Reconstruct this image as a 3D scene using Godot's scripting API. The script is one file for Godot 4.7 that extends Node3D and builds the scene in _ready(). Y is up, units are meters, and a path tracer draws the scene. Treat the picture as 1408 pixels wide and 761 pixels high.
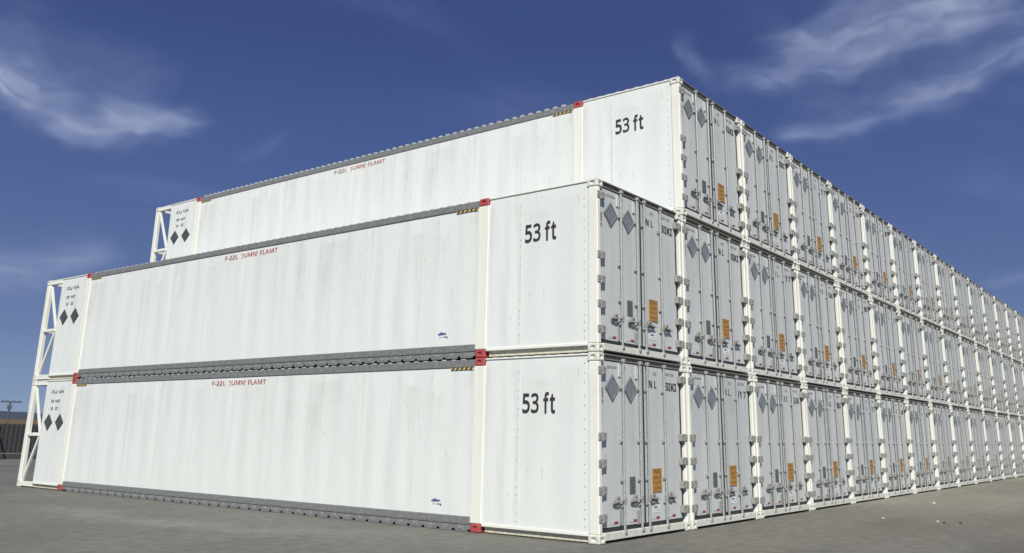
extends Node3D
# A three-tier stack of white 53-foot containers on a yard. x runs along the row of doors, -z along the containers' length.

const W := 2.62        # spacing of the columns
const CW := 2.575      # width of one container
const HW := CW / 2.0
const T := 2.466       # height of one container
const L := 16.34       # length of one container
const COLS := 15
const ORD := ["first", "second", "third", "fourth", "fifth", "sixth", "seventh", "eighth", "ninth", "tenth", "eleventh", "twelfth", "thirteenth", "fourteenth", "fifteenth"]

var M := {}
var cache := {}
var rng := RandomNumberGenerator.new()

# ---------------------------------------------------------------- mesh helpers
func begin() -> SurfaceTool:
	var st := SurfaceTool.new()
	st.begin(Mesh.PRIMITIVE_TRIANGLES)
	return st

func tri(st: SurfaceTool, a: Vector3, b: Vector3, c: Vector3, out: Vector3) -> void:
	var n := (b - a).cross(c - a)
	if n.length_squared() < 1e-16:
		return
	n = n.normalized()
	if n.dot(out) < 0.0:
		n = -n
		st.set_normal(n); st.add_vertex(a)
		st.set_normal(n); st.add_vertex(b)
		st.set_normal(n); st.add_vertex(c)
	else:
		st.set_normal(n); st.add_vertex(a)
		st.set_normal(n); st.add_vertex(c)
		st.set_normal(n); st.add_vertex(b)

func quad(st: SurfaceTool, a: Vector3, b: Vector3, c: Vector3, d: Vector3, out: Vector3) -> void:
	tri(st, a, b, c, out)
	tri(st, a, c, d, out)

func box(st: SurfaceTool, c: Vector3, size: Vector3, bv := 0.004, basis := Basis()) -> void:
	# a box with chamfered edges
	var h := size / 2.0
	var b := minf(bv, minf(h.x, minf(h.y, h.z)) * 0.49)
	var P := func(v: Vector3) -> Vector3: return c + basis * v
	for a in 3:
		var u := (a + 1) % 3
		var w := (a + 2) % 3
		for s in [-1.0, 1.0]:
			var q := []
			for k in [[-1, -1], [1, -1], [1, 1], [-1, 1]]:
				var v := Vector3()
				v[a] = s * h[a]; v[u] = k[0] * (h[u] - b); v[w] = k[1] * (h[w] - b)
				q.append(P.call(v))
			var n := Vector3(); n[a] = s
			quad(st, q[0], q[1], q[2], q[3], basis * n)
			for t in [-1.0, 1.0]:   # edge between a and u, along w
				var e := []
				for k in [-1.0, 1.0]:
					var v1 := Vector3(); v1[a] = s * h[a]; v1[u] = t * (h[u] - b); v1[w] = k * (h[w] - b)
					var v2 := Vector3(); v2[a] = s * (h[a] - b); v2[u] = t * h[u]; v2[w] = k * (h[w] - b)
					e.append(P.call(v1)); e.append(P.call(v2))
				var m := Vector3(); m[a] = s; m[u] = t
				quad(st, e[0], e[1], e[3], e[2], basis * m)
	for sx in [-1.0, 1.0]:
		for sy in [-1.0, 1.0]:
			for sz in [-1.0, 1.0]:
				tri(st, P.call(Vector3(sx * h.x, sy * (h.y - b), sz * (h.z - b))), P.call(Vector3(sx * (h.x - b), sy * h.y, sz * (h.z - b))), P.call(Vector3(sx * (h.x - b), sy * (h.y - b), sz * h.z)), basis * Vector3(sx, sy, sz))

func box2(st: SurfaceTool, lo: Vector3, hi: Vector3, bv := 0.004) -> void:
	box(st, (lo + hi) / 2.0, (hi - lo).abs(), bv)

func bar(st: SurfaceTool, a: Vector3, b: Vector3, wide: float, thick: float, side: Vector3, bv := 0.004) -> void:
	# a square bar from a to b
	var y := (b - a).normalized()
	var z := side.cross(y).normalized()
	var x := y.cross(z).normalized()
	box(st, (a + b) / 2.0, Vector3(wide, (b - a).length(), thick), bv, Basis(x, y, z))

func tube(st: SurfaceTool, a: Vector3, b: Vector3, r: float, n := 12) -> void:
	var y := (b - a).normalized()
	var x := y.cross(Vector3(0.31, 0.17, 0.93)).normalized()
	var z := x.cross(y)
	for i in n:
		var p := TAU * i / n
		var q := TAU * (i + 1) / n
		var d0 := x * cos(p) + z * sin(p)
		var d1 := x * cos(q) + z * sin(q)
		for v in [[a, d0], [b, d1], [b, d0], [a, d0], [a, d1], [b, d1]]:
			st.set_normal(v[1]); st.add_vertex(v[0] + v[1] * r)
		tri(st, b, b + d0 * r, b + d1 * r, y)
		tri(st, a, a + d0 * r, a + d1 * r, -y)

func casting(lo: Vector3, hi: Vector3) -> ArrayMesh:
	# a corner casting: a rounded block with an oblong hole in its two long faces and in its end face
	var st := begin()
	var c := (lo + hi) / 2.0
	var h := (hi - lo) / 2.0
	var b := 0.012
	for a in [0, 2]:
		var u := 2 if a == 0 else 0
		for s in [-1.0, 1.0]:
			var hole := []
			for i in 10:
				var ang := TAU * i / 10.0
				hole.append(Vector2(cos(ang) * 0.042, sin(ang) * 0.032))
			var rim := []
			for i in 10:
				var d: Vector2 = hole[i].normalized()
				var k := minf((h[u] - b) / maxf(absf(d.x), 1e-4), (h.y - b) / maxf(absf(d.y), 1e-4))
				rim.append(d * k)
			var at := func(p: Vector2, depth: float) -> Vector3:
				var v := Vector3(); v[a] = s * (h[a] - depth); v[u] = p.x; v.y = p.y
				return c + v
			var n := Vector3(); n[a] = s
			for i in 10:
				var j := (i + 1) % 10
				quad(st, at.call(hole[i], 0.0), at.call(rim[i], 0.0), at.call(rim[j], 0.0), at.call(hole[j], 0.0), n)
				# fill the corner of the face that the straight cut would leave out
				if absf(rim[i].x - rim[j].x) > 0.001 and absf(rim[i].y - rim[j].y) > 0.001:
					var corner := Vector2(signf(rim[i].x + rim[j].x) * (h[u] - b), signf(rim[i].y + rim[j].y) * (h.y - b))
					tri(st, at.call(rim[i], 0.0), at.call(corner, 0.0), at.call(rim[j], 0.0), n)
				var mid: Vector3 = at.call((hole[i] + hole[j]) / 2.0, 0.0)
				quad(st, at.call(hole[i], 0.0), at.call(hole[j], 0.0), at.call(hole[j], 0.022), at.call(hole[i], 0.022), at.call(Vector2(), 0.0) - mid)
				tri(st, at.call(Vector2(), 0.022), at.call(hole[i], 0.022), at.call(hole[j], 0.022), n)
	# top, bottom and chamfers
	for s in [-1.0, 1.0]:
		quad(st, c + Vector3(-h.x + b, s * h.y, -h.z + b), c + Vector3(h.x - b, s * h.y, -h.z + b), c + Vector3(h.x - b, s * h.y, h.z - b), c + Vector3(-h.x + b, s * h.y, h.z - b), Vector3(0, s, 0))
		for a in [0, 2]:
			var u := 2 if a == 0 else 0
			for t in [-1.0, 1.0]:
				var q := []
				for k in [-1.0, 1.0]:
					var v1 := Vector3(); v1[a] = t * h[a]; v1.y = s * (h.y - b); v1[u] = k * (h[u] - b)
					var v2 := Vector3(); v2[a] = t * (h[a] - b); v2.y = s * h.y; v2[u] = k * (h[u] - b)
					q.append(c + v1); q.append(c + v2)
				var n := Vector3(0, s, 0); n[a] = t
				quad(st, q[0], q[1], q[3], q[2], n)
	for sx in [-1.0, 1.0]:
		for sz in [-1.0, 1.0]:
			var e := Vector3(sx, 0, sz)
			quad(st, c + Vector3(sx * h.x, -h.y + b, sz * (h.z - b)), c + Vector3(sx * (h.x - b), -h.y + b, sz * h.z), c + Vector3(sx * (h.x - b), h.y - b, sz * h.z), c + Vector3(sx * h.x, h.y - b, sz * (h.z - b)), e)
			for sy in [-1.0, 1.0]:
				tri(st, c + Vector3(sx * h.x, sy * (h.y - b), sz * (h.z - b)), c + Vector3(sx * (h.x - b), sy * h.y, sz * (h.z - b)), c + Vector3(sx * (h.x - b), sy * (h.y - b), sz * h.z), Vector3(sx, sy, sz))
	return st.commit()

func numbered(parent: Node, called: String) -> String:
	var key := [parent, called]
	var n: int = cache.get(key, 0)
	cache[key] = n + 1
	return called if n == 0 else "%s_%03d" % [called, n]

func part(called: String, mesh: Mesh, mat: Material, parent: Node, at := Vector3.ZERO) -> MeshInstance3D:
	var o := MeshInstance3D.new()
	o.name = numbered(parent, called)
	o.mesh = mesh
	o.material_override = mat
	o.position = at
	parent.add_child(o, true)
	return o

func block(called: String, lo: Vector3, hi: Vector3, mat: Material, parent: Node, bv := 0.004) -> MeshInstance3D:
	var st := begin()
	box2(st, lo, hi, bv)
	return part(called, st.commit(), mat, parent)

func shared(key: String, make: Callable) -> Mesh:
	if not cache.has(key):
		cache[key] = make.call()
	return cache[key]

func tag(o: Node, label: String, category: String, group := "", kind := "") -> void:
	if label: o.set_meta("label", label)
	if category: o.set_meta("category", category)
	if group: o.set_meta("group", group)
	if kind: o.set_meta("kind", kind)

func words(text: String, high: float, wide: float, bold := false, heavy := 0.0) -> Array:
	# flat lettering: a mesh of the height and width given, and the scale that brings it there
	var font := SystemFont.new()
	font.font_names = PackedStringArray(["Droid Sans"])
	font.font_weight = 700 if bold else 400
	var heavier := FontVariation.new()
	heavier.base_font = font
	heavier.variation_embolden = heavy
	var t := TextMesh.new()
	t.text = text
	t.font = heavier if heavy > 0.0 else font
	t.font_size = 64
	t.pixel_size = 0.01
	t.depth = 0.01
	t.curve_step = 2.0
	var a := t.get_aabb()
	return [t, Vector3(wide / a.size.x, high / a.size.y, 0.2), a.get_center()]

func lettering(called: String, text: String, centre: Vector3, high: float, wide: float, mat: Material, parent: Node, turn := 0.0, bold := false, heavy := 0.0) -> MeshInstance3D:
	var key := "%s %s %s %s %s" % [text, high, wide, bold, heavy]
	if not cache.has(key):
		cache[key] = words(text, high, wide, bold, heavy)
	var w: Array = cache[key]
	var o := part(called, w[0], mat, parent)
	var b := Basis(Vector3.UP, turn) * Basis.from_scale(w[1])
	o.transform = Transform3D(b, centre - b * w[2])
	return o

# ---------------------------------------------------------------- materials
func paint(c: Color, rough := 0.5, metal := 0.0) -> StandardMaterial3D:
	var m := StandardMaterial3D.new()
	m.albedo_color = c.linear_to_srgb()
	m.roughness = rough
	m.metallic = metal
	return m

func streaks(seed_: int, count: int, strong: float) -> ImageTexture:
	# dirt that has run down a painted wall: faint vertical streaks under the top edge, one tile high per container
	var w := 1024
	var h := 256
	var r := RandomNumberGenerator.new(); r.seed = seed_
	var n := FastNoiseLite.new(); n.seed = seed_; n.frequency = 0.008; n.fractal_octaves = 4
	var f := PackedFloat32Array(); f.resize(w * h); f.fill(1.0)
	for k in count:
		var x0 := r.randi_range(0, w - 1)
		var half := r.randf_range(0.8, 2.5) if r.randf() < 0.5 else r.randf_range(5.0, 22.0)
		var from := r.randf() * r.randf() * 0.45
		var long := r.randf_range(0.15, 0.85)
		var amount := strong * r.randf_range(0.15, 1.0) * (1.0 if half < 3.0 else 0.55)
		for y in range(int(from * h), mini(h, int((from + long) * h))):
			var t := (float(y) / h - from) / long
			var fade := smoothstep(0.0, 0.06, t) * (1.0 - t) * (0.75 + 0.5 * n.get_noise_2d(k * 37.0, y * 3.0))
			for dx in range(-int(half * 2.0) - 1, int(half * 2.0) + 2):
				var g := exp(-pow(dx / half, 2.0))
				f[y * w + posmod(x0 + dx, w)] *= 1.0 - amount * fade * g
	var rust := PackedFloat32Array(); rust.resize(w * h)
	for k in 30:   # short rusty scratches and drips
		var x0 := r.randi_range(0, w - 1)
		var from := r.randi_range(6, h - 30)
		var amount := r.randf_range(0.10, 0.42)
		var long := r.randi_range(3, 22)
		for y in range(from, mini(h, from + long)):
			rust[y * w + x0] = amount * (1.0 - float(y - from) / long)
	var im := Image.create(w, h, false, Image.FORMAT_RGB8)
	for y in h:
		for x in w:
			var d := 1.0 - f[y * w + x]
			var speck := 0.012 * n.get_noise_2d(x * 9.0, y * 9.0)
			d = clampf(d + speck, 0.0, 1.0)
			var q := rust[y * w + x]
			im.set_pixel(x, y, Color((1.0 - d * 0.96) * (1.0 - q * 0.75), (1.0 - d) * (1.0 - q * 0.95), (1.0 - d * 1.08) * (1.0 - q * 1.05)))
	return ImageTexture.create_from_image(im)

func streaked(c: Color, rough: float, tex: Texture2D, wide: float) -> StandardMaterial3D:
	var m := paint(c, rough)
	m.albedo_texture = tex
	m.uv1_triplanar = true
	m.uv1_world_triplanar = true
	m.uv1_triplanar_sharpness = 8.0
	m.uv1_scale = Vector3(1.0 / wide, 1.0 / T, 1.0 / wide)
	return m

func mottle(seed_: int, freq: float, low: float) -> NoiseTexture2D:
	var t := NoiseTexture2D.new()
	t.width = 512; t.height = 512
	t.seamless = true
	var n := FastNoiseLite.new(); n.seed = seed_; n.frequency = freq; n.fractal_octaves = 5
	t.noise = n
	var g := Gradient.new()
	g.colors = PackedColorArray([Color(low, low, low), Color(1, 1, 1)])
	t.color_ramp = g
	return t

func worn(m: StandardMaterial3D, tex: Texture2D, metres: float) -> StandardMaterial3D:
	m.albedo_texture = tex
	m.uv1_triplanar = true
	m.uv1_world_triplanar = true
	m.uv1_scale = Vector3.ONE / metres
	return m

func make_materials() -> void:
	var run_a := streaks(11, 120, 0.075)
	var run_b := streaks(23, 160, 0.07)
	var spots := mottle(5, 0.02, 0.8)
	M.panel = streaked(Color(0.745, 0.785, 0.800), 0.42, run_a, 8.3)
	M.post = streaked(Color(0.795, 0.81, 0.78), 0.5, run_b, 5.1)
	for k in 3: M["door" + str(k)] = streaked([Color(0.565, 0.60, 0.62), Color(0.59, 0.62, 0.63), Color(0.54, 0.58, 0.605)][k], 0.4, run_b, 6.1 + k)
	M.white = worn(paint(Color(0.80, 0.815, 0.775), 0.5), mottle(6, 0.05, 0.84), 2.3)
	M.rib = worn(paint(Color(0.50, 0.52, 0.54), 0.45), spots, 0.9)
	M.band = worn(paint(Color(0.245, 0.258, 0.27), 0.45), spots, 0.9)
	M.header = worn(paint(Color(0.22, 0.215, 0.195), 0.6), spots, 0.7)
	M.under = worn(paint(Color(0.74, 0.72, 0.60), 0.7), spots, 0.8)
	M.steel = worn(paint(Color(0.39, 0.395, 0.39), 0.55, 0.1), spots, 0.3)
	M.galv = worn(paint(Color(0.56, 0.58, 0.59), 0.38, 0.35), spots, 0.4)
	M.gasket = paint(Color(0.025, 0.03, 0.034), 0.7)
	M.red = worn(paint(Color(0.68, 0.125, 0.13), 0.5), mottle(7, 0.05, 0.6), 0.5)
	M.placard = worn(paint(Color(0.245, 0.275, 0.315), 0.45), spots, 0.5)
	M.placard_dark = worn(paint(Color(0.085, 0.095, 0.105), 0.5), spots, 0.5)
	M.plate = worn(paint(Color(0.17, 0.185, 0.195), 0.45, 0.2), spots, 0.5)
	M.orange = worn(paint(Color(0.54, 0.275, 0.06), 0.5), spots, 0.6)
	M.ink = paint(Color(0.035, 0.036, 0.036), 0.55)
	M.ink_grey = paint(Color(0.10, 0.105, 0.115), 0.55)
	M.ink_brown = paint(Color(0.10, 0.06, 0.03), 0.6)
	M.ink_red = paint(Color(0.40, 0.10, 0.10), 0.55)
	M.ink_blue = paint(Color(0.10, 0.14, 0.38), 0.55)
	M.tape_red = paint(Color(0.27, 0.045, 0.065), 0.35)
	M.tape_silver = paint(Color(0.55, 0.56, 0.58), 0.3)
	M.yellow = paint(Color(0.58, 0.44, 0.17), 0.5)
	M.black = paint(Color(0.03, 0.03, 0.028), 0.55)
	M.sticker = paint(Color(0.76, 0.78, 0.80), 0.4)

# ---------------------------------------------------------------- the sky
const SKY := [[0.0, 0.575, 0.655, 0.765], [2.0, 0.51, 0.595, 0.725], [6.0, 0.405, 0.49, 0.66], [10.0, 0.355, 0.434, 0.622], [14.0, 0.316, 0.394, 0.595], [19.0, 0.280, 0.356, 0.560], [25.0, 0.236, 0.306, 0.508], [40.0, 0.19, 0.262, 0.478], [90.0, 0.155, 0.215, 0.42]]

func clear_sky(el: float) -> Vector3:
	for i in SKY.size() - 1:
		if el <= SKY[i + 1][0]:
			var t: float = (el - SKY[i][0]) / (SKY[i + 1][0] - SKY[i][0])
			var a := Vector3(SKY[i][1], SKY[i][2], SKY[i][3])
			return a.lerp(Vector3(SKY[i + 1][1], SKY[i + 1][2], SKY[i + 1][3]), t)
	return Vector3(0.16, 0.21, 0.42)

# cirrus: [width in degrees, strength, filament frequency, points as azimuth, elevation ...]
const CIRRUS := [
	[1.5, 0.62, 0.9, 14.0, 21.2, 17.6, 20.4, 20.0, 18.9, 22.4, 18.2, 24.2, 17.9],
	[0.95, 0.40, 1.0, 22.0, 17.0, 25.2, 16.9, 28.1, 17.6, 30.6, 18.4],
	[0.85, 0.42, 1.1, 24.5, 18.3, 27.5, 18.0, 32.2, 18.7],
	[1.6, 0.13, 0.7, 18.0, 22.4, 22.0, 21.4, 26.0, 20.5, 30.0, 20.0],
	[1.0, 0.36, 1.0, 64.6, 22.2, 67.5, 22.3, 70.3, 22.1, 74.0, 22.6, 77.6, 23.3, 81.4, 23.8, 88.0, 24.6],
	[1.5, 0.40, 0.8, 69.4, 23.3, 73.0, 24.1, 77.0, 24.8, 81.2, 25.0, 86.0, 25.4],
	[0.8, 0.20, 1.2, 63.0, 25.6, 64.1, 23.6, 65.8, 22.3],
	[0.55, 0.34, 1.2, 68.6, 18.8, 71.9, 18.6, 74.6, 18.7, 77.2, 19.1],
	[0.95, 0.34, 1.0, 75.5, 19.2, 80.6, 20.4, 84.3, 21.9, 90.0, 23.2],
	[2.6, 0.16, 0.5, 67.0, 22.6, 73.0, 23.6, 80.0, 24.4, 88.0, 24.6],
	[1.9, 0.14, 0.5, 70.0, 19.4, 77.0, 20.2, 84.0, 21.8, 90.0, 22.6],
	[2.2, 0.16, 0.5, 14.0, 20.0, 20.0, 18.8, 25.0, 17.8, 30.5, 18.4],
	[1.5, 0.10, 0.5, 14.0, 9.0, 22.0, 8.8, 29.0, 10.0],
	[1.3, 0.16, 0.8, 72.0, 25.6, 77.4, 26.2, 84.0, 26.4],
	[0.75, 0.27, 1.0, 16.0, 8.3, 20.9, 8.4, 23.0, 8.9, 25.4, 9.3, 28.4, 10.2],
	[0.7, 0.20, 1.1, 18.0, 7.4, 21.7, 7.6, 24.8, 8.2],
	[0.5, 0.07, 1.4, 33.4, 16.5, 35.7, 17.3, 36.9, 18.9],
	[0.4, 0.12, 1.4, 80.0, 8.8, 82.8, 9.1, 86.0, 9.3],
]

func make_sky() -> ImageTexture:
	var far := FastNoiseLite.new(); far.seed = 4; far.frequency = 1.0; far.fractal_octaves = 5
	var w := 1024
	var h := 512
	var im := Image.create(w, h, false, Image.FORMAT_RGBF)
	for y in h:
		var el := 90.0 - (y + 0.5) / h * 180.0
		var base := clear_sky(maxf(el, 0.0))
		for x in w:
			var c := base
			if el > 0.0:
				var az := wrapf((x + 0.5) / w * 360.0, -180.0, 180.0)
				var d := Vector3(sin(deg_to_rad(az)) * cos(deg_to_rad(el)), sin(deg_to_rad(el)), -cos(deg_to_rad(az)) * cos(deg_to_rad(el)))
				var p := Vector2(d.x, d.z) / (d.y + 0.22)
				var v := far.get_noise_2d(p.x * 0.9 + p.y * 0.5, p.y * 2.4 - p.x * 0.9)
				v = smoothstep(0.12, 0.75, v) * (0.10 if az > 8.0 and az < 92.0 and el < 32.0 else 0.34) * smoothstep(2.0, 14.0, el)
				c = c.lerp(Vector3(0.68, 0.73, 0.84), v)
			else:
				c = c.lerp(Vector3(0.42, 0.41, 0.39), smoothstep(0.0, -4.0, el))
			im.set_pixel(x, y, Color(c.x, c.y, c.z))
	im.resize(4096, 2048, Image.INTERPOLATE_CUBIC)
	var fine := FastNoiseLite.new(); fine.seed = 9; fine.frequency = 1.0; fine.fractal_octaves = 3; fine.fractal_gain = 0.36
	var soft := FastNoiseLite.new(); soft.seed = 17; soft.frequency = 0.24; soft.fractal_octaves = 3
	for stroke in CIRRUS:
		var wide: float = stroke[0]
		var pts := PackedVector2Array()
		for k in range(3, stroke.size(), 2):
			pts.append(Vector2(stroke[k], stroke[k + 1]))
		var lo := pts[0]
		var hi := pts[0]
		for q in pts:
			lo = lo.min(q); hi = hi.max(q)
		lo -= Vector2(3.4, 2.8) * wide; hi += Vector2(3.4, 2.8) * wide
		var x0 := int(lo.x / 360.0 * 4096)
		var x1 := int(hi.x / 360.0 * 4096)
		var y0 := int((90.0 - hi.y) / 180.0 * 2048)
		var y1 := int((90.0 - lo.y) / 180.0 * 2048)
		var long := 0.0
		for i in pts.size() - 1:
			long += pts[i].distance_to(pts[i + 1])
		for y in range(y0, y1):
			var el := 90.0 - (y + 0.5) / 2048.0 * 180.0
			for x in range(x0, x1):
				var az := (x + 0.5) / 4096.0 * 360.0
				var p := Vector2(az, el)
				p += Vector2(soft.get_noise_2d(az, el * 2.0), soft.get_noise_2d(az + 40.0, el * 2.0) * 0.55) * wide * 0.8
				var best := 1e9
				var side := 0.0
				var along := 0.0
				var run := 0.0
				for i in pts.size() - 1:
					var a := pts[i]
					var ab := pts[i + 1] - a
					var t := clampf((p - a).dot(ab) / ab.length_squared(), 0.0, 1.0)
					var e := p - a - ab * t
					var d2 := e.length_squared()
					if d2 < best:
						best = d2
						side = sqrt(d2) * signf(ab.cross(e))
						along = run + t * ab.length()
					run += ab.length()
				var q := side / wide
				if absf(q) > 2.6:
					continue
				# sharper on the lower edge, feathered upwards
				var body := exp(-q * q * (1.0 if q > 0.0 else 2.3))
				body *= smoothstep(-0.02, 0.22, along / long) * smoothstep(1.02, 0.72, along / long)
				var fil := fine.get_noise_2d(along * 0.17 * stroke[2] + side * 0.2, side * 1.35 * stroke[2] + 31.0 * wide + along * 0.12)
				var puff := soft.get_noise_2d(along * 0.9, side * 1.6 + 70.0)
				var v: float = stroke[1] * body * clampf(0.76 + 0.34 * fil + 0.50 * puff, 0.0, 1.3)
				if v > 0.002:
					var c := im.get_pixel(x, y)
					im.set_pixel(x, y, c.lerp(Color(0.735, 0.765, 0.845), minf(v * 1.28, 0.9)))
	for y in 2048:
		pass
	im.convert(Image.FORMAT_RGB8)
	return ImageTexture.create_from_image(im)

# ---------------------------------------------------------------- container parts
# Door-end coordinates below are measured from the container's left edge (X) as one faces the doors.
func dx(x: float) -> float:
	return x - HW

const DZ := -0.052   # how far the doors stand back behind the corner posts

func make_hinge() -> ArrayMesh:
	var st := begin()
	for k in [-1.0, 0.0, 1.0]:   # three interleaved knuckles, strap one side, post plate the other
		box2(st, Vector3(-0.088 if k == 0.0 else -0.012, -0.017 + 0.0345 * k, -0.006), Vector3(0.012 if k == 0.0 else 0.090, 0.017 + 0.0345 * k, 0.013), 0.004)
	box2(st, Vector3(-0.090, -0.050, -0.006), Vector3(-0.016, 0.050, 0.010), 0.004)
	box2(st, Vector3(0.020, -0.052, -0.046), Vector3(0.105, 0.052, 0.009), 0.004)
	tube(st, Vector3(0.0, -0.060, 0.004), Vector3(0.0, 0.060, 0.004), 0.0135, 10)
	return st.commit()

func make_bar() -> ArrayMesh:
	var st := begin()
	tube(st, Vector3(0, 0.075, 0), Vector3(0, 2.405, 0), 0.0185, 12)
	for y in [0.115, 2.392]:
		box(st, Vector3(0, y, 0.004), Vector3(0.062, 0.05, 0.052), 0.008)
	return st.commit()

func make_guide() -> ArrayMesh:
	var st := begin()
	box(st, Vector3(0, 0, -0.010), Vector3(0.105, 0.052, 0.02), 0.006)
	box(st, Vector3(0, 0, 0.012), Vector3(0.052, 0.036, 0.034), 0.008)
	return st.commit()

func make_handle(s: float) -> ArrayMesh:
	# the lever that turns a bar, lying level in its retainer
	var st := begin()
	bar(st, Vector3(0, 0.004, 0.002), Vector3(s * 0.29, -0.020, -0.004), 0.034, 0.012, Vector3(0, 0, 1), 0.004)
	box(st, Vector3(0, 0.0, -0.002), Vector3(0.055, 0.095, 0.040), 0.008)
	box(st, Vector3(s * 0.145, -0.006, -0.022), Vector3(0.085, 0.13, 0.022), 0.006)
	box(st, Vector3(s * 0.145, 0.048, -0.004), Vector3(0.045, 0.035, 0.016), 0.005)
	box(st, Vector3(s * 0.235, -0.020, -0.020), Vector3(0.05, 0.075, 0.022), 0.006)
	return st.commit()

func make_diamond(half: float) -> ArrayMesh:
	# a placard holder: a square plate on its corner with a raised rim
	var st := begin()
	var b := Basis(Vector3(0, 0, 1), PI / 4)
	var side := half * sqrt(2.0)
	box(st, Vector3.ZERO, Vector3(side, side, 0.010), 0.004, b)
	for k in 4:
		var r := b * Basis(Vector3(0, 0, 1), k * PI / 2)
		box(st, r * Vector3(0, side / 2 - 0.016, 0.008), Vector3(side * 0.8, 0.016, 0.008), 0.003, r)
		box(st, r * Vector3(side / 2 - 0.03, side / 2 - 0.03, 0.004), Vector3(0.05, 0.05, 0.010), 0.004, r * Basis(Vector3(0, 0, 1), PI / 4))
	return st.commit()

func make_tape(silver: bool) -> ArrayMesh:
	var st := begin()
	if silver:
		box(st, Vector3(-0.065, 0, 0), Vector3(0.13, 0.034, 0.003), 0.001)
	else:
		box(st, Vector3(0.052, 0, 0), Vector3(0.104, 0.034, 0.003), 0.001)
	return st.commit()

func make_door_skin(wide: float, high: float, seed_: int) -> ArrayMesh:
	# a steel door leaf: slightly dished sheet inside a folded edge
	var st := begin()
	var n := FastNoiseLite.new(); n.seed = seed_; n.frequency = 0.9
	var nx := 14
	var ny := 10
	var g := []
	for j in ny + 1:
		for i in nx + 1:
			var u := float(i) / nx
			var v := float(j) / ny
			var e := smoothstep(0.0, 0.12, minf(minf(u, 1 - u) * wide, minf(v, 1 - v) * high))
			g.append(Vector3((u - 0.5) * wide, (v - 0.5) * high, e * (0.010 * n.get_noise_2d(u * 3.4, v * 1.2) - 0.002)))
	st.set_smooth_group(0)
	for j in ny:
		for i in nx:
			var a: Vector3 = g[j * (nx + 1) + i]
			var b: Vector3 = g[j * (nx + 1) + i + 1]
			var c: Vector3 = g[(j + 1) * (nx + 1) + i + 1]
			var d: Vector3 = g[(j + 1) * (nx + 1) + i]
			for p in [a, c, b, a, d, c]:
				st.add_vertex(p)
	var hw := wide / 2
	var hh := high / 2
	st.set_smooth_group(-1)
	for s in [[Vector3(-hw, -hh, 0), Vector3(hw, -hh, 0)], [Vector3(hw, -hh, 0), Vector3(hw, hh, 0)], [Vector3(hw, hh, 0), Vector3(-hw, hh, 0)], [Vector3(-hw, hh, 0), Vector3(-hw, -hh, 0)]]:
		var back := Vector3(0, 0, -0.045)
		for p in [s[0], s[1], s[1] + back, s[0], s[1] + back, s[0] + back]:
			st.add_vertex(p)
	st.generate_normals()
	return st.commit()

func make_side_skin(wide: float, high: float, seed_: int, ripple: float) -> ArrayMesh:
	# one wall sheet in the plane x = 0, facing -x: shallow vertical swages and a little buckling
	var st := begin()
	var n := FastNoiseLite.new(); n.seed = seed_; n.frequency = 0.7
	var nz := 24
	var ny := 10
	var g := []
	for j in ny + 1:
		for i in nz + 1:
			var u := float(i) / nz
			var v := float(j) / ny
			var e := smoothstep(0.0, 0.08, minf(minf(u, 1 - u) * wide, minf(v, 1 - v) * high))
			var d := ripple * (0.5 + 0.5 * n.get_noise_2d(v * 0.6, seed_ * 3.0)) * cos(u * TAU * 2.0 + seed_) + 0.010 * n.get_noise_2d(u * 2.2 + seed_, v * 1.1)
			g.append(Vector3(-d * e, (v - 0.5) * high, (u - 0.5) * wide))
	st.set_smooth_group(0)
	for j in ny:
		for i in nz:
			var a: Vector3 = g[j * (nz + 1) + i]
			var b: Vector3 = g[j * (nz + 1) + i + 1]
			var c: Vector3 = g[(j + 1) * (nz + 1) + i + 1]
			var d: Vector3 = g[(j + 1) * (nz + 1) + i]
			for p in [a, c, b, a, d, c]:
				st.add_vertex(p)
	st.set_smooth_group(-1)
	var hw := wide / 2
	var hh := high / 2
	for s in [[Vector3(0, -hh, -hw), Vector3(0, -hh, hw)], [Vector3(0, -hh, hw), Vector3(0, hh, hw)], [Vector3(0, hh, hw), Vector3(0, hh, -hw)], [Vector3(0, hh, -hw), Vector3(0, -hh, -hw)]]:
		var back := Vector3(0.018, 0, 0)
		for p in [s[0], s[1], s[1] + back, s[0], s[1] + back, s[0] + back]:
			st.add_vertex(p)
	st.generate_normals()
	return st.commit()

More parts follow.
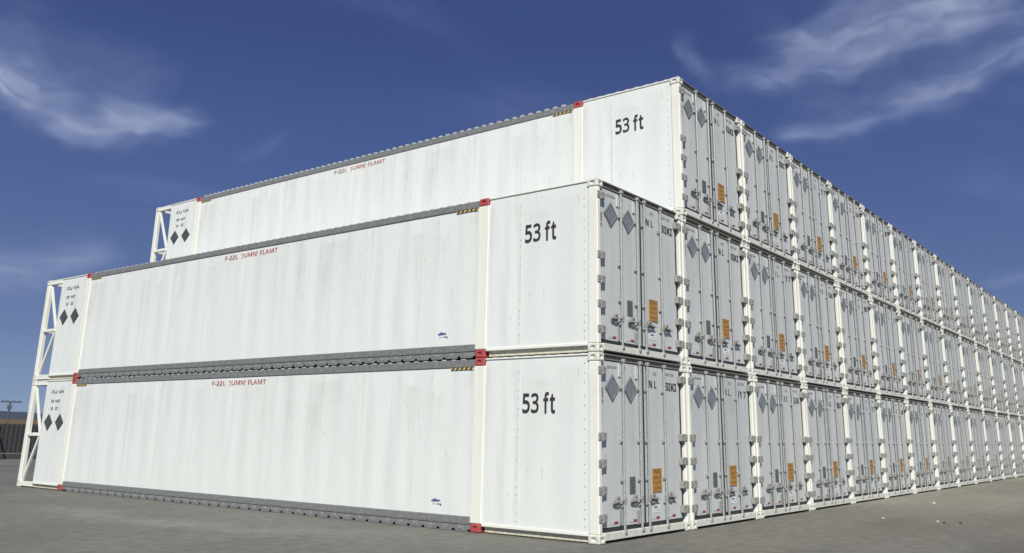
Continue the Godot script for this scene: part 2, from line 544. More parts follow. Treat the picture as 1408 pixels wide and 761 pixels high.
func one_door(root: Node3D, right: bool, code: String) -> void:
	var x0 := 1.310 if right else 0.098
	var x1 := 2.410 if right else 1.264
	var y0 := 0.192
	var y1 := 2.362
	var mid := Vector3(dx((x0 + x1) / 2), (y0 + y1) / 2, DZ)
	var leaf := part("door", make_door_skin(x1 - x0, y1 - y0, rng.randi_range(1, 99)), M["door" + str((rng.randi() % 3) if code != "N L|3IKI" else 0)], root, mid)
	var at := func(x: float, y: float, z: float) -> Vector3: return Vector3(dx(x), y, DZ + z) - mid
	# rubber seal round the leaf
	var st := begin()
	var seams := [[2.412, 2.452]] if right else [[0.089, 0.099], [1.266, 1.308]]
	for q in seams:
		box2(st, at.call(q[0], y0 - 0.03, -0.05), at.call(q[1], y1 + 0.012, 0.005), 0.003)
	box2(st, at.call(x0, y0 - 0.058, -0.05), at.call(x1, y0 + 0.003, -0.004), 0.003)
	box2(st, at.call(x0, y1 - 0.003, -0.05), at.call(x1, y1 + 0.012, -0.006), 0.003)
	part("door_seal", st.commit(), M.gasket, leaf)
	for x in ([1.352, 1.868] if right else [0.665, 1.135]):
		part("lock_bar", shared("bar", make_bar), M.galv, leaf, at.call(x, 0.0, 0.040))
		for y in [0.45, 0.78, 1.30, 2.02]:
			part("bar_guide", shared("guide", make_guide), M.galv, leaf, at.call(x, y, 0.022))
		var s := 1.0 if right else -1.0
		part("handle", shared("handle %s" % s, make_handle.bind(s)), M.steel, leaf, at.call(x, 0.515, 0.045))
		part("bar_bracket", shared("bracket", func():
			var b := begin()
			box(b, Vector3(0, 0, 0), Vector3(0.055, 0.19, 0.016), 0.005)
			return b.commit()), M.steel, leaf, at.call(x + (0.052 if right else -0.052), 0.275 if x > 1.0 and x < 1.7 else 0.30, 0.010))
		part("bar_bracket", shared("bracket_top", func():
			var b := begin()
			box(b, Vector3(0, 0, 0), Vector3(0.06, 0.17, 0.016), 0.005)
			return b.commit()), M.steel if x > 1.2 and x < 1.5 else M.door0, leaf, at.call(x + (0.052 if right else -0.052), 2.25, 0.010))
	var hx := 2.452 if right else 0.088
	for y in [0.317, 0.665, 1.009, 1.354, 2.225]:
		var h := part("hinge", shared("hinge", make_hinge), M.steel, leaf, at.call(hx, y, 0.052))
		if right: h.rotation.z = PI   # handed the other way, and so turned over
	for x in ([1.60, 2.09] if right else [0.45, 0.955]):
		part("reflective_tape", shared("tape_red", make_tape.bind(false)), M.tape_red, leaf, at.call(x, 0.238, 0.0035))
		part("reflective_tape", shared("tape_silver", make_tape.bind(true)), M.tape_silver, leaf, at.call(x, 0.238, 0.0035))
	if right:
		var o := part("warning_plate", shared("orange", func():
			var b := begin()
			box(b, Vector3.ZERO, Vector3(0.268, 0.32, 0.008), 0.003)
			box(b, Vector3(0, 0.156, 0.005), Vector3(0.268, 0.010, 0.008), 0.002)
			box(b, Vector3(0, -0.156, 0.005), Vector3(0.268, 0.010, 0.008), 0.002)
			return b.commit()), M.orange, leaf, at.call(1.645, 0.754, 0.006))
		# worn rows of stencilled marks, too faint to read
		o.set_meta("label", "orange plate with worn dark marks")
		var r := RandomNumberGenerator.new(); r.seed = 77
		part("plate_print", shared("print", func():
			var b := begin()
			for row in 4:
				var y := 0.112 - row * 0.074
				var x := -0.105 + r.randf() * 0.02
				while x < 0.10:
					var wide := r.randf_range(0.014, 0.034)
					for k in r.randi_range(2, 3):
						if r.randf() < 0.5:
							box(b, Vector3(x + wide * r.randf(), y, 0.0045), Vector3(0.007, r.randf_range(0.022, 0.042), 0.002), 0.0004)
						else:
							box(b, Vector3(x + wide / 2, y + r.randf_range(-0.018, 0.018), 0.0045), Vector3(wide, 0.007, 0.002), 0.0004)
					x += wide + 0.014
			return b.commit()), M.ink_brown, leaf, at.call(1.645, 0.754, 0.006))
		lettering("code_lettering", code.split("|")[0], at.call(1.575, 2.115, 0.003), 0.11, 0.22, M.ink, leaf, 0.0, true)
		lettering("code_lettering", code.split("|")[1], at.call(2.14, 2.105, 0.003), 0.12, 0.36, M.ink, leaf, 0.0, true)
		lettering("small_lettering", "IIII III", at.call(2.11, 2.285, 0.003), 0.034, 0.27, M.ink_grey, leaf)
		lettering("small_lettering", "ЛI", at.call(1.64, 2.27, 0.003), 0.045, 0.12, M.ink_grey, leaf)
		part("sticker", shared("sticker", func():
			var b := begin()
			box(b, Vector3.ZERO, Vector3(0.22, 0.11, 0.003), 0.001)
			return b.commit()), M.sticker, leaf, at.call(1.62, 0.365, 0.002))
		part("sticker_emblem", shared("emblem", make_emblem.bind(0.55)), M.ink_blue, leaf, at.call(1.61, 0.370, 0.0045))
	else:
		for p in [[0.425, 2.010], [0.915, 2.005]]:
			part("placard_holder", shared("diamond", make_diamond.bind(0.188)), M.placard, leaf, at.call(p[0], p[1], 0.008))
		part("data_plate", shared("data", func():
			var b := begin()
			box(b, Vector3.ZERO, Vector3(0.15, 0.225, 0.007), 0.003)
			for k in 4:
				box(b, Vector3(0, 0.08 - 0.05 * k, 0.004), Vector3(0.12, 0.008, 0.003), 0.001)
			return b.commit()), M.plate, leaf, at.call(0.945, 0.705, 0.006))
		lettering("small_lettering", "JIIUIIII", at.call(0.43, 2.285, 0.003), 0.036, 0.26, M.ink_grey, leaf)
		var v := lettering("small_lettering", "IIIII II", at.call(0.275, 1.80, 0.003), 0.035, 0.20, M.ink_grey, leaf)
		var sc := v.scale
		v.transform = Transform3D(Basis(Vector3(0, 0, 1), -PI / 2) * Basis.from_scale(sc), v.position + Vector3(-0.10, 0.10, 0.0))

func make_emblem(k: float) -> ArrayMesh:
	# a little blue wing mark with two lines of fine print under it
	var st := begin()
	var outline := [Vector2(-0.15, 0.010), Vector2(-0.06, 0.030), Vector2(-0.015, 0.062), Vector2(0.01, 0.028), Vector2(0.07, 0.040), Vector2(0.12, 0.020), Vector2(0.06, 0.008), Vector2(-0.03, 0.002), Vector2(-0.09, -0.006)]
	for i in range(1, outline.size() - 1):
		for z in [0.0, 0.0015]:
			tri(st, Vector3(outline[0].x, outline[0].y, z) * k, Vector3(outline[i].x, outline[i].y, z) * k, Vector3(outline[i + 1].x, outline[i + 1].y, z) * k, Vector3(0, 0, z - 0.0005))
	box(st, Vector3(0.07, -0.045, 0.0007) * k, Vector3(0.10, 0.012, 0.0014) * k, 0.0001)
	box(st, Vector3(0.125, -0.055, 0.0007) * k, Vector3(0.035, 0.035, 0.0014) * k, 0.0001)
	box(st, Vector3(-0.06, -0.05, 0.0007) * k, Vector3(0.09, 0.007, 0.0014) * k, 0.0001)
	return st.commit()

func make_container(full: bool, code: String) -> Node3D:
	var root := Node3D.new()
	root.name = numbered(self, "shipping_container")
	add_child(root)
	var end := -L if not full else -(L - 0.73)
	# shell behind the wall sheets
	block("body", Vector3(-HW + 0.042, 0.125, end), Vector3(HW - 0.012, 2.415, -0.105), M.panel if full else M.white, root, 0.002)
	# corner posts and castings of the door end
	for s in [-1.0, 1.0]:
		var st := begin()
		box2(st, Vector3(s * (HW - 0.002), 0.116, -0.002), Vector3(s * (HW - 0.088), T - 0.120, -0.165), 0.014)
		part("corner_post", st.commit(), M.post, root)
		for y in [0.002, T - 0.120]:
			part("corner_casting", shared("cast door %s %s" % [s, y], casting.bind(Vector3(minf(s * (HW + 0.003), s * (HW - 0.150)), y, -0.178), Vector3(maxf(s * (HW + 0.003), s * (HW - 0.150)), y + 0.118, 0.003))), M.white, root)
	# sill and header
	var sill := begin()
	box2(sill, Vector3(-HW + 0.152, 0.036, -0.13), Vector3(HW - 0.152, 0.132, -0.004), 0.006)
	part("door_sill", sill.commit(), M.white, root)
	var head := begin()
	box2(head, Vector3(-HW + 0.09, 2.376, -0.12), Vector3(HW - 0.09, 2.436, -0.040), 0.004)
	box2(head, Vector3(-HW + 0.152, 2.437, -0.12), Vector3(HW - 0.152, 2.460, -0.012), 0.004)
	part("door_header", head.commit(), M.header, root)
	one_door(root, false, code)
	one_door(root, true, code)
	if not full:
		block("roof", Vector3(-HW + 0.02, 2.417, -L), Vector3(HW - 0.02, 2.452, -0.122), M.white, root, 0.003)
		return root
	# ---- the long side
	var X := -HW
	for e in [0, 1]:   # posts at the 40-foot points, red castings at their ends
		var za := -1.985 if e == 0 else -14.165
		var zb := za - 0.215
		block("side_post", Vector3(X - 0.001, 0.120, zb), Vector3(X + 0.10, T - 0.122, za), M.post, root, 0.012)
		for s in [-1.0, 1.0]:
			for y in [0.002, T - 0.120]:
				var lo := Vector3(minf(s * (HW + 0.004), s * (HW - 0.15)), y, (za + zb) / 2 - 0.092)
				var hi := Vector3(maxf(s * (HW + 0.004), s * (HW - 0.15)), y + 0.118, (za + zb) / 2 + 0.092)
				part("corner_casting", casting(lo, hi), M.red, root).set_meta("label", "red corner casting at the 40-foot post")
	# wall sheets between the posts, and of the two overhangs
	var k := 0
	for i in 10:
		var a := -2.206 - i * 1.1953
		part("side_panel", make_side_skin(1.1913, 2.124, 40 + i, 0.010), M.panel, root, Vector3(X + 0.022, 1.270, a - 0.59765))
	for q in [[-0.170, -1.357], [-1.361, -1.979]]:
		part("side_panel", make_side_skin(q[0] - q[1], 2.295, 60 + k, 0.006), M.panel, root, Vector3(X + 0.022, 1.279, (q[0] + q[1]) / 2))
		k += 1
	part("side_panel", make_side_skin(1.215, 2.295, 66, 0.002), M.panel, root, Vector3(X + 0.022, 1.279, -14.384 - 0.6075))
	# grey rails between the posts
	block("top_rail", Vector3(X + 0.004, 2.334, -14.163), Vector3(X + 0.075, 2.444, -2.203), M.band, root, 0.006)
	var low := begin()
	box2(low, Vector3(X + 0.004, 0.108, -14.163), Vector3(X + 0.060, 0.206, -2.203), 0.008)
	box2(low, Vector3(X + 0.000, 0.101, -14.163), Vector3(X + 0.03, 0.113, -2.203), 0.003)
	box2(low, Vector3(X + 0.014, 0.032, -14.163), Vector3(X + 0.030, 0.100, -2.203), 0.004)
	part("bottom_rail", low.commit(), M.band, root)
	# white rails of the overhangs, set back underneath
	for q in [[-0.179, -1.983], [-14.383, -L + 0.17]]:
		block("overhang_rail", Vector3(X + 0.004, 0.092, q[1]), Vector3(X + 0.05, 0.130, q[0]), M.post, root, 0.004)
		block("overhang_rail", Vector3(X + 0.004, 2.428, q[1]), Vector3(X + 0.07, 2.452, q[0]), M.post, root, 0.004)
		block("overhang_beam", Vector3(X + 0.058, 0.012, q[1] + 0.02), Vector3(X + 0.16, 0.122, q[0] - 0.02), M.under, root, 0.004)
	# cross members of the floor, their bolted ends showing under the bottom rail
	var cm := begin()
	box2(cm, Vector3(0.0, 0.028, -0.022), Vector3(CW - 0.03, 0.040, 0.022), 0.002)
	box2(cm, Vector3(0.0, 0.041, -0.006), Vector3(CW - 0.03, 0.110, 0.006), 0.001)
	box2(cm, Vector3(-0.006, 0.003, -0.122), Vector3(0.001, 0.092, 0.122), 0.003)
	var cross_mesh := cm.commit()
	var bm := begin()
	tube(bm, Vector3(-0.007, 0.050, 0), Vector3(-0.016, 0.050, 0), 0.010, 6)
	box(bm, Vector3(-0.009, 0.066, 0), Vector3(0.006, 0.042, 0.009), 0.002)
	var bolt_mesh := bm.commit()
	var n := 0
	var z := -2.36
	while z > -14.10:
		var c := part("cross_member", cross_mesh, M.band, root, Vector3(X + 0.012, 0.0, z))
		for bz in [-0.024, 0.026]:
			part("bolt", bolt_mesh, M.galv, c, Vector3(0, 0, bz))
		z -= 0.302
		n += 1
	# ribbed roof: the rib ends show as a row of teeth along the top rail
	block("roof", Vector3(X + 0.03, 2.4165, end + 0.003), Vector3(HW - 0.012, 2.4225, -0.125), M.white, root, 0.002)
	var rb := begin()
	box2(rb, Vector3(0.0, 0.0, -0.050), Vector3(CW - 0.07, 0.054, 0.050), 0.014)
	var rib := rb.commit()
	z = -0.28
	while z > -15.5:
		if not ((z < -1.93 and z > -2.26) or (z < -14.10 and z > -14.44)):
			part("roof_rib", rib, M.rib, root, Vector3(X + (0.012 if z < -2.2 and z > -14.2 else 0.04), 2.4085, z))
		z -= 0.196
	# the open frame at the nose
	var zn := -L
	var zp := -(L - 0.73)
	for s in [-1.0, 1.0]:
		var pst := begin()
		box2(pst, Vector3(s * (HW - 0.001), 0.12, zn), Vector3(s * (HW - 0.10), T - 0.122, zn + 0.150), 0.012)
		part("nose_post", pst.commit(), M.post, root)
		for y in [0.002, T - 0.120]:
			var lo := Vector3(minf(s * (HW + 0.003), s * (HW - 0.15)), y, zn - 0.003)
			part("corner_casting", shared("cast nose %s %s" % [s, y], casting.bind(lo, lo + Vector3(0.153, 0.118, 0.175))), M.white, root)
		var x: float = s * (HW - 0.045)
		if s > 0:
			block("nose_rail", Vector3(s * HW - 0.09, 2.40, zn + 0.172), Vector3(s * HW - 0.004, 2.455, zp + 0.01), M.post, root, 0.004)
			block("nose_rail", Vector3(s * HW - 0.09, 0.03, zn + 0.172), Vector3(s * HW - 0.004, 0.13, zp + 0.01), M.post, root, 0.004)
		else:
			block("nose_rail", Vector3(X + 0.006, 2.345, zn + 0.172), Vector3(X + 0.08, 2.426, zp + 0.004), M.post, root, 0.004)
			block("nose_rail", Vector3(X + 0.006, 0.024, zn + 0.172), Vector3(X + 0.08, 0.090, zp + 0.004), M.post, root, 0.004)
		var f := begin()
		bar(f, Vector3(x, 1.20, zn + 0.148), Vector3(x, 1.20, zp + 0.01), 0.085, 0.07, Vector3(1, 0, 0))
		part("nose_rung", f.commit(), M.post, root)
		for q in [[2.335, 1.245], [0.115, 1.155]]:
			var dg := begin()
			bar(dg, Vector3(x, q[0], zn + 0.16), Vector3(x, q[1], zp - 0.035), 0.05, 0.06, Vector3(1, 0, 0))
			part("nose_brace", dg.commit(), M.post, root)
	for y in [0.07, 1.20, 2.385]:
		var c := begin()
		box2(c, Vector3(-HW + 0.10, y - 0.04, zn + 0.03), Vector3(HW - 0.10, y + 0.04, zn + 0.11), 0.006)
		part("nose_crossbar", c.commit(), M.post, root)
	# a pipe rack inside the nose frame
	var pr := begin()
	for px in [-0.75, -0.25, 0.30, 0.8]:
		tube(pr, Vector3(px, 0.09, zn + 0.42), Vector3(px, 1.05, zn + 0.42), 0.035, 10)
		box(pr, Vector3(px, 0.62, zn + 0.42), Vector3(0.14, 0.10, 0.12), 0.012)
	tube(pr, Vector3(-0.95, 0.95, zn + 0.42), Vector3(0.95, 0.95, zn + 0.42), 0.04, 10)
	part("pipework", pr.commit(), M.steel, root)
	# ---- marks on the long side
	for q in [["5", -1.222, 0.270, 0.130, 0.0], ["3", -1.068, 0.275, 0.135, 0.0], ["f", -0.873, 0.292, 0.100, 0.004], ["t", -0.765, 0.262, 0.092, -0.010]]:
		lettering("size_lettering", q[0], Vector3(X + 0.0135, 1.795 + q[4], q[1]), q[2], q[3], M.ink, root, -PI / 2, false, 0.7)
	var rt := lettering("notice_lettering", "F-22L  'JUMN' FLAMT", Vector3(X + 0.012, 2.225, -8.02), 0.105, 1.66, M.ink_red, root, -PI / 2)
	rt.set_meta("label", "worn red notice under the top rail")
	for q in [["ZLJ UA", 2.175, 0.085, 0.60], ["18 147", 1.965, 0.07, 0.44], ["U  II", 1.80, 0.07, 0.34]]:
		lettering("code_lettering", q[0], Vector3(X + 0.018, q[1], -15.05 + (0.03 if q[1] > 2 else -0.02)), q[2], q[3], M.ink_grey, root, -PI / 2, true)
	for zz in [-15.26, -14.73]:
		var d := part("placard_holder", shared("side diamond", make_diamond.bind(0.19)), M.placard_dark, root, Vector3(X + 0.010, 1.485, zz))
		d.rotation.y = -PI / 2
	var em := part("emblem", shared("side emblem", make_emblem.bind(0.72)), M.ink_blue, root, Vector3(X + 0.0125, 0.385, -2.87))
	em.rotation.y = -PI / 2
	for zz in [-2.44, -13.93]:
		var hz := block("hazard_strip", Vector3(X + 0.006, 2.296, zz - 0.225), Vector3(X + 0.013, 2.331, zz + 0.225), M.yellow, root, 0.001)
		var bs := begin()
		for i in 5:
			var c := Vector3(X + 0.0055, 2.3135, zz - 0.18 + i * 0.09)
			var a := 0.0165
			for s in [0.0, -0.001]:
				quad(bs, c + Vector3(s, -a, -0.036), c + Vector3(s, -a, 0.006), c + Vector3(s, a, 0.036), c + Vector3(s, a, -0.006), Vector3(-1 if s < 0 else 1, 0, 0))
		part("black_stripes", bs.commit(), M.black, hz)
	# rivet lines along the overhang's seams
	var rv := begin()
	for q in [-0.235, -1.372, -14.44]:
		var y := 0.2
		while y < 2.38:
			tube(rv, Vector3(X + 0.024, y, q), Vector3(X + 0.016, y, q), 0.006, 5)
			y += rng.randf_range(0.09, 0.2)
	var riv := part("rivets", rv.commit(), M.plate, root)
	riv.set_meta("kind", "stuff")
	return root

# ---------------------------------------------------------------- the yard
func make_ground() -> void:
	var xs := []
	var zs := []
	for v in [-900.0, -400.0, -200.0, -110.0, -70.0, -45.0, -30.0, -22.0]: xs.append(v)
	var t := -17.0
	while t < 46.0: xs.append(t); t += 0.28
	for v in [50.0, 60.0, 75.0, 100.0, 150.0, 250.0, 450.0, 900.0]: xs.append(v)
	for v in [-1200.0, -700.0, -400.0, -220.0, -140.0, -95.0, -70.0, -55.0]: zs.append(v)
	t = -46.0
	while t < 14.0: zs.append(t); t += 0.28
	for v in [16.0, 22.0, 32.0, 50.0, 90.0, 200.0, 500.0, 900.0]: zs.append(v)
	var big := FastNoiseLite.new(); big.seed = 31; big.frequency = 0.075; big.fractal_octaves = 4
	var mid := FastNoiseLite.new(); mid.seed = 12; mid.frequency = 0.32; mid.fractal_octaves = 3
	var verts := PackedVector3Array()
	var cols := PackedColorArray()
	var nors := PackedVector3Array()
	for z in zs:
		for x in xs:
			verts.append(Vector3(x, 0, z))
			nors.append(Vector3.UP)
			var v := big.get_noise_2d(x, z * 1.3) * 0.5 + mid.get_noise_2d(x * 0.5 + 70.0, z * 1.5) * 0.22
			var dry := smoothstep(-6.0, 16.0, x + z * 0.35 + 3.0 * big.get_noise_2d(x * 0.6, z * 0.6))
			var k := 1.0 + v * 0.55
			var c := Color(0.150, 0.150, 0.141).lerp(Color(0.250, 0.236, 0.200), dry)
			# a dusty pale swept strip beside the long side
			var strip := exp(-pow((x + 1.9 - 0.10 * (z + 5.0) + 0.9 * mid.get_noise_2d(z, x)) / 0.55, 2.0)) * smoothstep(-13.0, -7.0, z) * smoothstep(-1.5, -4.5, z)
			c = c.lerp(Color(0.25, 0.24, 0.225), strip * 0.55)
			# reddish dirt and damp patches along the door side
			var red := smoothstep(0.12, 0.5, mid.get_noise_2d(x * 0.6 - 20.0, z * 1.6 + 8.0)) * smoothstep(0.0, 2.0, z)
			c = c.lerp(Color(0.225, 0.185, 0.162), red * 0.35)
			# old oil stains and faint wheel tracks
			for q in [[3.0, 4.4, 1.5, 0.5, 0.16], [8.5, 3.6, 2.4, 0.35, 0.18], [6.2, 1.9, 1.8, 0.22, 0.14], [-3.2, -3.5, 1.6, 0.5, 0.12], [-1.0, -9.0, 0.7, 2.2, 0.10], [14.0, 3.2, 3.5, 0.4, 0.12], [0.8, 2.4, 0.5, 0.3, 0.16]]:
				var w := 0.5 * mid.get_noise_2d(x * 2.0, z * 2.0 + q[0] * 9.0)
				k *= 1.0 - q[4] * exp(-pow((x - q[0]) / q[2] + w, 2.0) - pow((z - q[1]) / q[3] + w, 2.0))
			for off in [2.1, 3.9]:
				var lane: float = z - off - 0.9 * sin(x * 0.11)
				k *= 1.0 - 0.06 * exp(-pow(lane / 0.22, 2.0)) * smoothstep(-0.5, 0.4, mid.get_noise_2d(x * 0.4, off * 30.0)) * smoothstep(-2.0, 2.0, x)
			cols.append(Color(c.r * k, c.g * k, c.b * k))
	var idx := PackedInt32Array()
	var nx := xs.size()
	for j in zs.size() - 1:
		for i in nx - 1:
			var a := j * nx + i
			idx.append_array(PackedInt32Array([a, a + 1, a + nx + 1, a, a + nx + 1, a + nx]))
	var arr := []
	arr.resize(Mesh.ARRAY_MAX)
	arr[Mesh.ARRAY_VERTEX] = verts
	arr[Mesh.ARRAY_NORMAL] = nors
	arr[Mesh.ARRAY_COLOR] = cols
	arr[Mesh.ARRAY_INDEX] = idx
	var mesh := ArrayMesh.new()
	mesh.add_surface_from_arrays(Mesh.PRIMITIVE_TRIANGLES, arr)
	var m := StandardMaterial3D.new()
	m.vertex_color_use_as_albedo = true
	m.albedo_texture = mottle(40, 0.02, 0.82)
	m.albedo_color = Color(1.09, 1.09, 1.09)
	m.roughness = 0.88
	m.uv1_triplanar = true
	m.uv1_world_triplanar = true
	m.uv1_scale = Vector3.ONE / 3.1
	var nt := NoiseTexture2D.new()
	nt.width = 512; nt.height = 512; nt.seamless = true; nt.as_normal_map = true; nt.bump_strength = 3.0
	var nn := FastNoiseLite.new(); nn.seed = 3; nn.frequency = 0.09; nn.fractal_octaves = 4
	nt.noise = nn
	m.normal_enabled = true
	m.normal_texture = nt
	m.normal_scale = 0.25
	var g := part("ground", mesh, m, self)
	tag(g, "grey asphalt yard with pale dust and darker damp patches", "", "", "structure")

func make_hills() -> void:
	var n := FastNoiseLite.new(); n.seed = 8; n.frequency = 0.006; n.fractal_octaves = 4
	for q in [["hill", 430.0, 12.5, Color(0.025, 0.034, 0.045), "far dark wooded ridge on the horizon beyond the fence"], ["grassy_bank", 150.0, 3.7, Color(0.27, 0.17, 0.045), "bank of dry ochre grass rising behind the dark fence"]]:
		var st := begin()
		var steps := 160
		var dist: float = q[1]
		st.set_smooth_group(0)
		var rows := []
		for i in steps + 1:
			var az := deg_to_rad(lerpf(-45.0, 70.0, float(i) / steps))
			var dir := Vector3(sin(az), 0, -cos(az))
			var h: float = q[2] * (0.8 + 0.5 * n.get_noise_2d(i * dist * 0.06, dist))
			var col := []
			for k in [[0.0, -0.5], [0.04, 0.35], [0.09, 0.75], [0.15, 1.0], [0.30, 0.7], [0.5, -0.5]]:
				var rr: float = dist * (1.0 + k[0]) * (1.0 + 0.01 * n.get_noise_2d(i * 9.0, k[0] * 900.0))
				col.append(dir * rr + Vector3(0, h * k[1] + 0.05 * h * n.get_noise_2d(i * 40.0, k[0] * 3000.0), 0))
			rows.append(col)
		for i in steps:
			for k in 5:
				for p in [rows[i][k], rows[i + 1][k + 1], rows[i + 1][k], rows[i][k], rows[i][k + 1], rows[i + 1][k + 1]]:
					st.add_vertex(p)
		st.generate_normals()
		var o := part(q[0], st.commit(), worn(paint(q[3], 0.95), mottle(61, 0.03, 0.4), dist * 0.05), self)
		tag(o, q[4], "", "", "structure")

func make_fence() -> void:
	# a dark sheet-metal fence across the far end of the yard
	var root := Node3D.new()
	root.name = "fence"
	add_child(root)
	root.position = Vector3(-22.0, 0, -36.0)
	tag(root, "dark sheet-metal yard fence with posts behind the far container end", "fence")
	var dark := worn(paint(Color(0.046, 0.043, 0.041), 0.75), mottle(71, 0.05, 0.25), 1.6)
	var rusty := worn(paint(Color(0.07, 0.048, 0.036), 0.75), mottle(74, 0.04, 0.3), 0.9)
	var pale := worn(paint(Color(0.075, 0.075, 0.08), 0.6), mottle(72, 0.03, 0.6), 1.0)
	var plinth := worn(paint(Color(0.10, 0.10, 0.098), 0.85), mottle(73, 0.03, 0.6), 1.5)
	var kinds := []
	var r := RandomNumberGenerator.new(); r.seed = 5
	for k in 3:
		var st := begin()
		for i in 12:
			box2(st, Vector3(0.03 + i * 0.2, 0.26, -0.02), Vector3(0.03 + i * 0.2 + 0.10, 1.50 + r.randf_range(-0.02, 0.02), 0.022), 0.01)
			box2(st, Vector3(0.13 + i * 0.2, 0.26, -0.022), Vector3(0.03 + (i + 1) * 0.2, 1.50, -0.006), 0.003)
		kinds.append(st.commit())
	var pm := begin()
	box2(pm, Vector3(-0.05, 0, -0.05), Vector3(0.05, 1.57, 0.05), 0.006)
	bar(pm, Vector3(0, 0.05, 0.75), Vector3(0, 1.2, 0.05), 0.06, 0.05, Vector3(1, 0, 0))
	var post := pm.commit()
	var pl := begin()
	box2(pl, Vector3(0.0, 0, -0.12), Vector3(2.4, 0.22, 0.12), 0.01)
	var foot := pl.commit()
	for i in 24:
		part("fence_panel", kinds[r.randi_range(0, 2)], [dark, dark, rusty, pale][r.randi_range(0, 3)], root, Vector3(i * 2.46 + 0.03, 0, 0))
		part("fence_post", post, pale if i % 2 == 0 else dark, root, Vector3(i * 2.46, 0, 0.09))
		part("plinth", foot, plinth, root, Vector3(i * 2.46 + 0.03, 0, 0))

func make_mast() -> void:
	# a far loading canopy on one stem above the bank
	var root := Node3D.new()
	root.name = "light_mast"
	add_child(root)
	var d := Vector3(sin(deg_to_rad(23.15)), 0, -cos(deg_to_rad(23.15)))
	root.position = Vector3(-10.2, 0, 6.4) + d * 118.0
	root.rotation.y = -deg_to_rad(23.15)
	tag(root, "far T-shaped light mast with a flat crossarm above the grassy bank", "light mast")
	var grey := worn(paint(Color(0.11, 0.13, 0.16), 0.6), mottle(81, 0.03, 0.6), 1.0)
	var a := begin()
	tube(a, Vector3(0, 0, 0), Vector3(0, 4.1, 0), 0.09, 10)
	part("pole", a.commit(), grey, root)
	var b := begin()
	box2(b, Vector3(-0.95, 4.1, -0.2), Vector3(1.15, 4.24, 0.2), 0.02)
	part("crossarm", b.commit(), grey, root)
	var c := begin()
	box2(c, Vector3(-0.24, 3.35, -0.24), Vector3(0.22, 3.8, 0.24), 0.03)
	part("control_box", c.commit(), grey, root)
	for x in [-0.75, -0.3, 0.35, 0.9]:
		var l := begin()
		box(l, Vector3(x, 4.29, 0.1), Vector3(0.20, 0.09, 0.14), 0.02)
		part("floodlight", l.commit(), grey, root)

func scrap(called: String, pts: Array, high: float, mat: Material, at: Vector3, label: String, category: String) -> void:
	# a small flat crumpled piece of rubbish lying on the yard
	var st := begin()
	var n := pts.size()
	var mid := Vector3(0, high, 0)
	for i in n:
		var p: Vector2 = pts[i] * 0.45
		var q: Vector2 = pts[(i + 1) % n] * 0.45
		var a := Vector3(p.x, 0.0, p.y)
		var b := Vector3(q.x, 0.0, q.y)
		var a2 := Vector3(p.x * 0.85, high * (0.6 + 0.3 * sin(i * 2.1)), p.y * 0.85)
		var b2 := Vector3(q.x * 0.85, high * (0.6 + 0.3 * sin(((i + 1) % n) * 2.1)), q.y * 0.85)
		quad(st, a, b, b2, a2, (a + b) * 0.5)
		tri(st, a2, b2, mid, Vector3.UP)
		tri(st, a, b, Vector3.ZERO, Vector3.DOWN)
	var o := part(called, st.commit(), mat, self, at)
	tag(o, label, category)

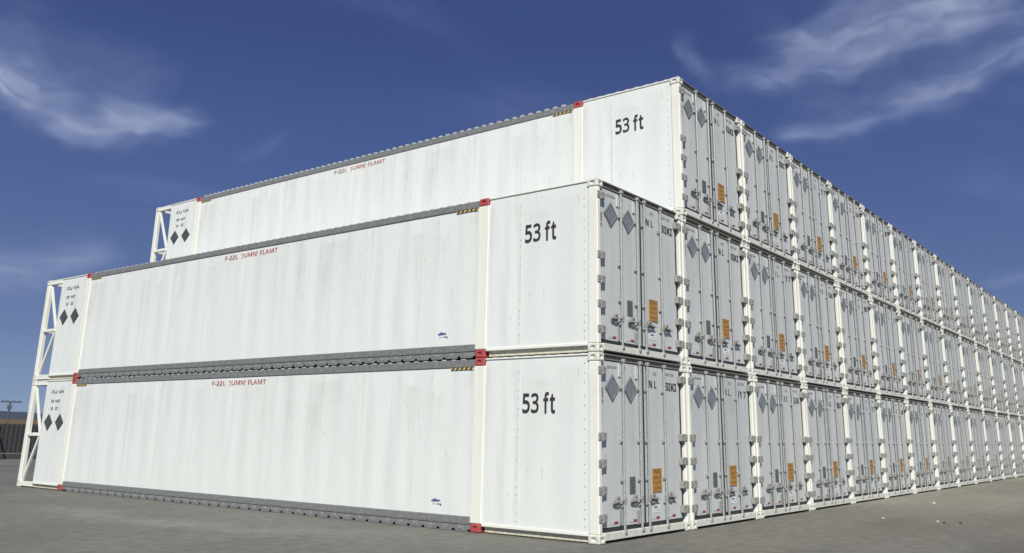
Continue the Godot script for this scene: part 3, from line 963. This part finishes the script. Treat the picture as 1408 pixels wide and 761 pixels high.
# ----------------------------------------------------------------
func _ready() -> void:
	rng.seed = 2024
	# camera
	var cam := Camera3D.new()
	cam.name = "camera"
	add_child(cam)
	cam.position = Vector3(-10.1617, 1.3505, 6.4433)
	cam.rotation_order = EULER_ORDER_YXZ
	cam.rotation = Vector3(0.2556, -0.9203, 0.0157)
	var near := 0.1
	cam.set_frustum(761.0 / 1206.52 * near, Vector2(-17.61, -96.53) / 1206.52 * near, near, 3000.0)
	cam.current = true
	# sky
	var env := Environment.new()
	env.background_mode = Environment.BG_SKY
	env.tonemap_mode = Environment.TONE_MAPPER_LINEAR
	env.tonemap_exposure = 1.0
	env.sdfgi_enabled = true
	env.ssao_enabled = true
	env.ssil_enabled = true
	env.fog_enabled = true
	env.fog_density = 0.0005
	env.fog_light_color = Color(0.56, 0.63, 0.74)
	var sky := Sky.new()
	var pano := PanoramaSkyMaterial.new()
	pano.panorama = make_sky()
	sky.sky_material = pano
	env.sky = sky
	var we := WorldEnvironment.new()
	we.name = "world_environment"
	we.environment = env
	add_child(we)
	# sun: high, in front of the long side, just grazing the doors
	var sun := DirectionalLight3D.new()
	sun.name = "sun"
	var toward := Vector3(-0.62, 0.64, 0.46).normalized()
	sun.basis = Basis.looking_at(-toward)
	sun.light_energy = 1.55
	sun.light_color = Color(1.0, 0.982, 0.915)
	sun.light_angular_distance = 0.5
	sun.shadow_enabled = true
	add_child(sun)

	make_materials()
	make_ground()
	make_hills()
	make_fence()
	make_mast()

	# the stack
	var group := "white 53-foot containers in the three-tier stack"
	var big := make_container(true, "N L|3IKI")
	var small := make_container(false, "N L|3IKI")
	var small_b := make_container(false, "U I|LIUA")
	var small_c := make_container(false, "K L.|11 7")
	var protos := [small, small_b, small_c]
	var used := {}
	var tiers := ["bottom", "middle", "top"]
	for tier in 3:
		for c in range(1 if tier == 2 else 0, COLS):
			var full := c == (1 if tier == 2 else 0)
			var proto: Node3D = big if full else protos[(c * 2 + tier) % 3]
			var o := proto
			if used.has(proto):
				o = proto.duplicate()
				o.name = numbered(self, "shipping_container")
				add_child(o, true)
			used[proto] = true
			if full and tier == 2:   # nothing stands on the uppermost roof: its ribs stand up free
				for child in o.get_children():
					if child.name.begins_with("roof_rib"): child.position.y += 0.022
			var jog := 0.0 if c == 0 else 0.012 * sin(c * 7.3 + tier * 3.1)
			o.position = Vector3(c * W + HW, tier * T, jog)
			var label := ""
			if full:
				label = ["white container standing on the asphalt at the near corner, its long side in view", "white container in the middle tier at the near corner, its long side in view", "uppermost white container with its long side in view, set one column back"][tier]
			else:
				label = "white container showing its doors in the %s tier, %s column from the near corner" % [tiers[tier], ORD[c]]
			tag(o, label, "shipping container", group)

	# litter on the yard in front of the doors
	var pale := paint(Color(0.42, 0.41, 0.38), 0.7)
	var dark := paint(Color(0.035, 0.03, 0.022), 0.8)
	scrap("paper_scrap", [Vector2(-0.07, -0.05), Vector2(0.05, -0.06), Vector2(0.08, 0.03), Vector2(-0.02, 0.07)], 0.018, pale, Vector3(7.183, 0.0, 1.523), "small pale paper scrap on the asphalt, closest to the doors' middle columns", "scrap")
	scrap("plastic_scrap", [Vector2(-0.10, -0.06), Vector2(0.06, -0.08), Vector2(0.12, 0.04), Vector2(-0.03, 0.09)], 0.04, pale, Vector3(12.12, 0.0, 1.265), "small white plastic scrap on the asphalt near the far columns", "scrap")
	scrap("paper_scrap", [Vector2(-0.06, -0.05), Vector2(0.06, -0.05), Vector2(0.07, 0.04), Vector2(-0.05, 0.05)], 0.03, pale, Vector3(7.13, 0.0, 2.46), "pale crumpled paper lying just beside the dark wood scraps", "scrap")
	scrap("wood_scrap", [Vector2(-0.07, -0.05), Vector2(0.06, -0.06), Vector2(0.08, 0.03), Vector2(-0.05, 0.06)], 0.03, dark, Vector3(6.96, 0.0, 2.60), "shorter dark wood scrap below the crumpled pale paper", "scrap")
	scrap("wood_scrap", [Vector2(-0.13, -0.05), Vector2(0.10, -0.07), Vector2(0.14, 0.02), Vector2(-0.08, 0.06)], 0.03, dark, Vector3(7.06, 0.0, 2.84), "longer dark wood scrap to the side of the crumpled pale paper", "scrap")
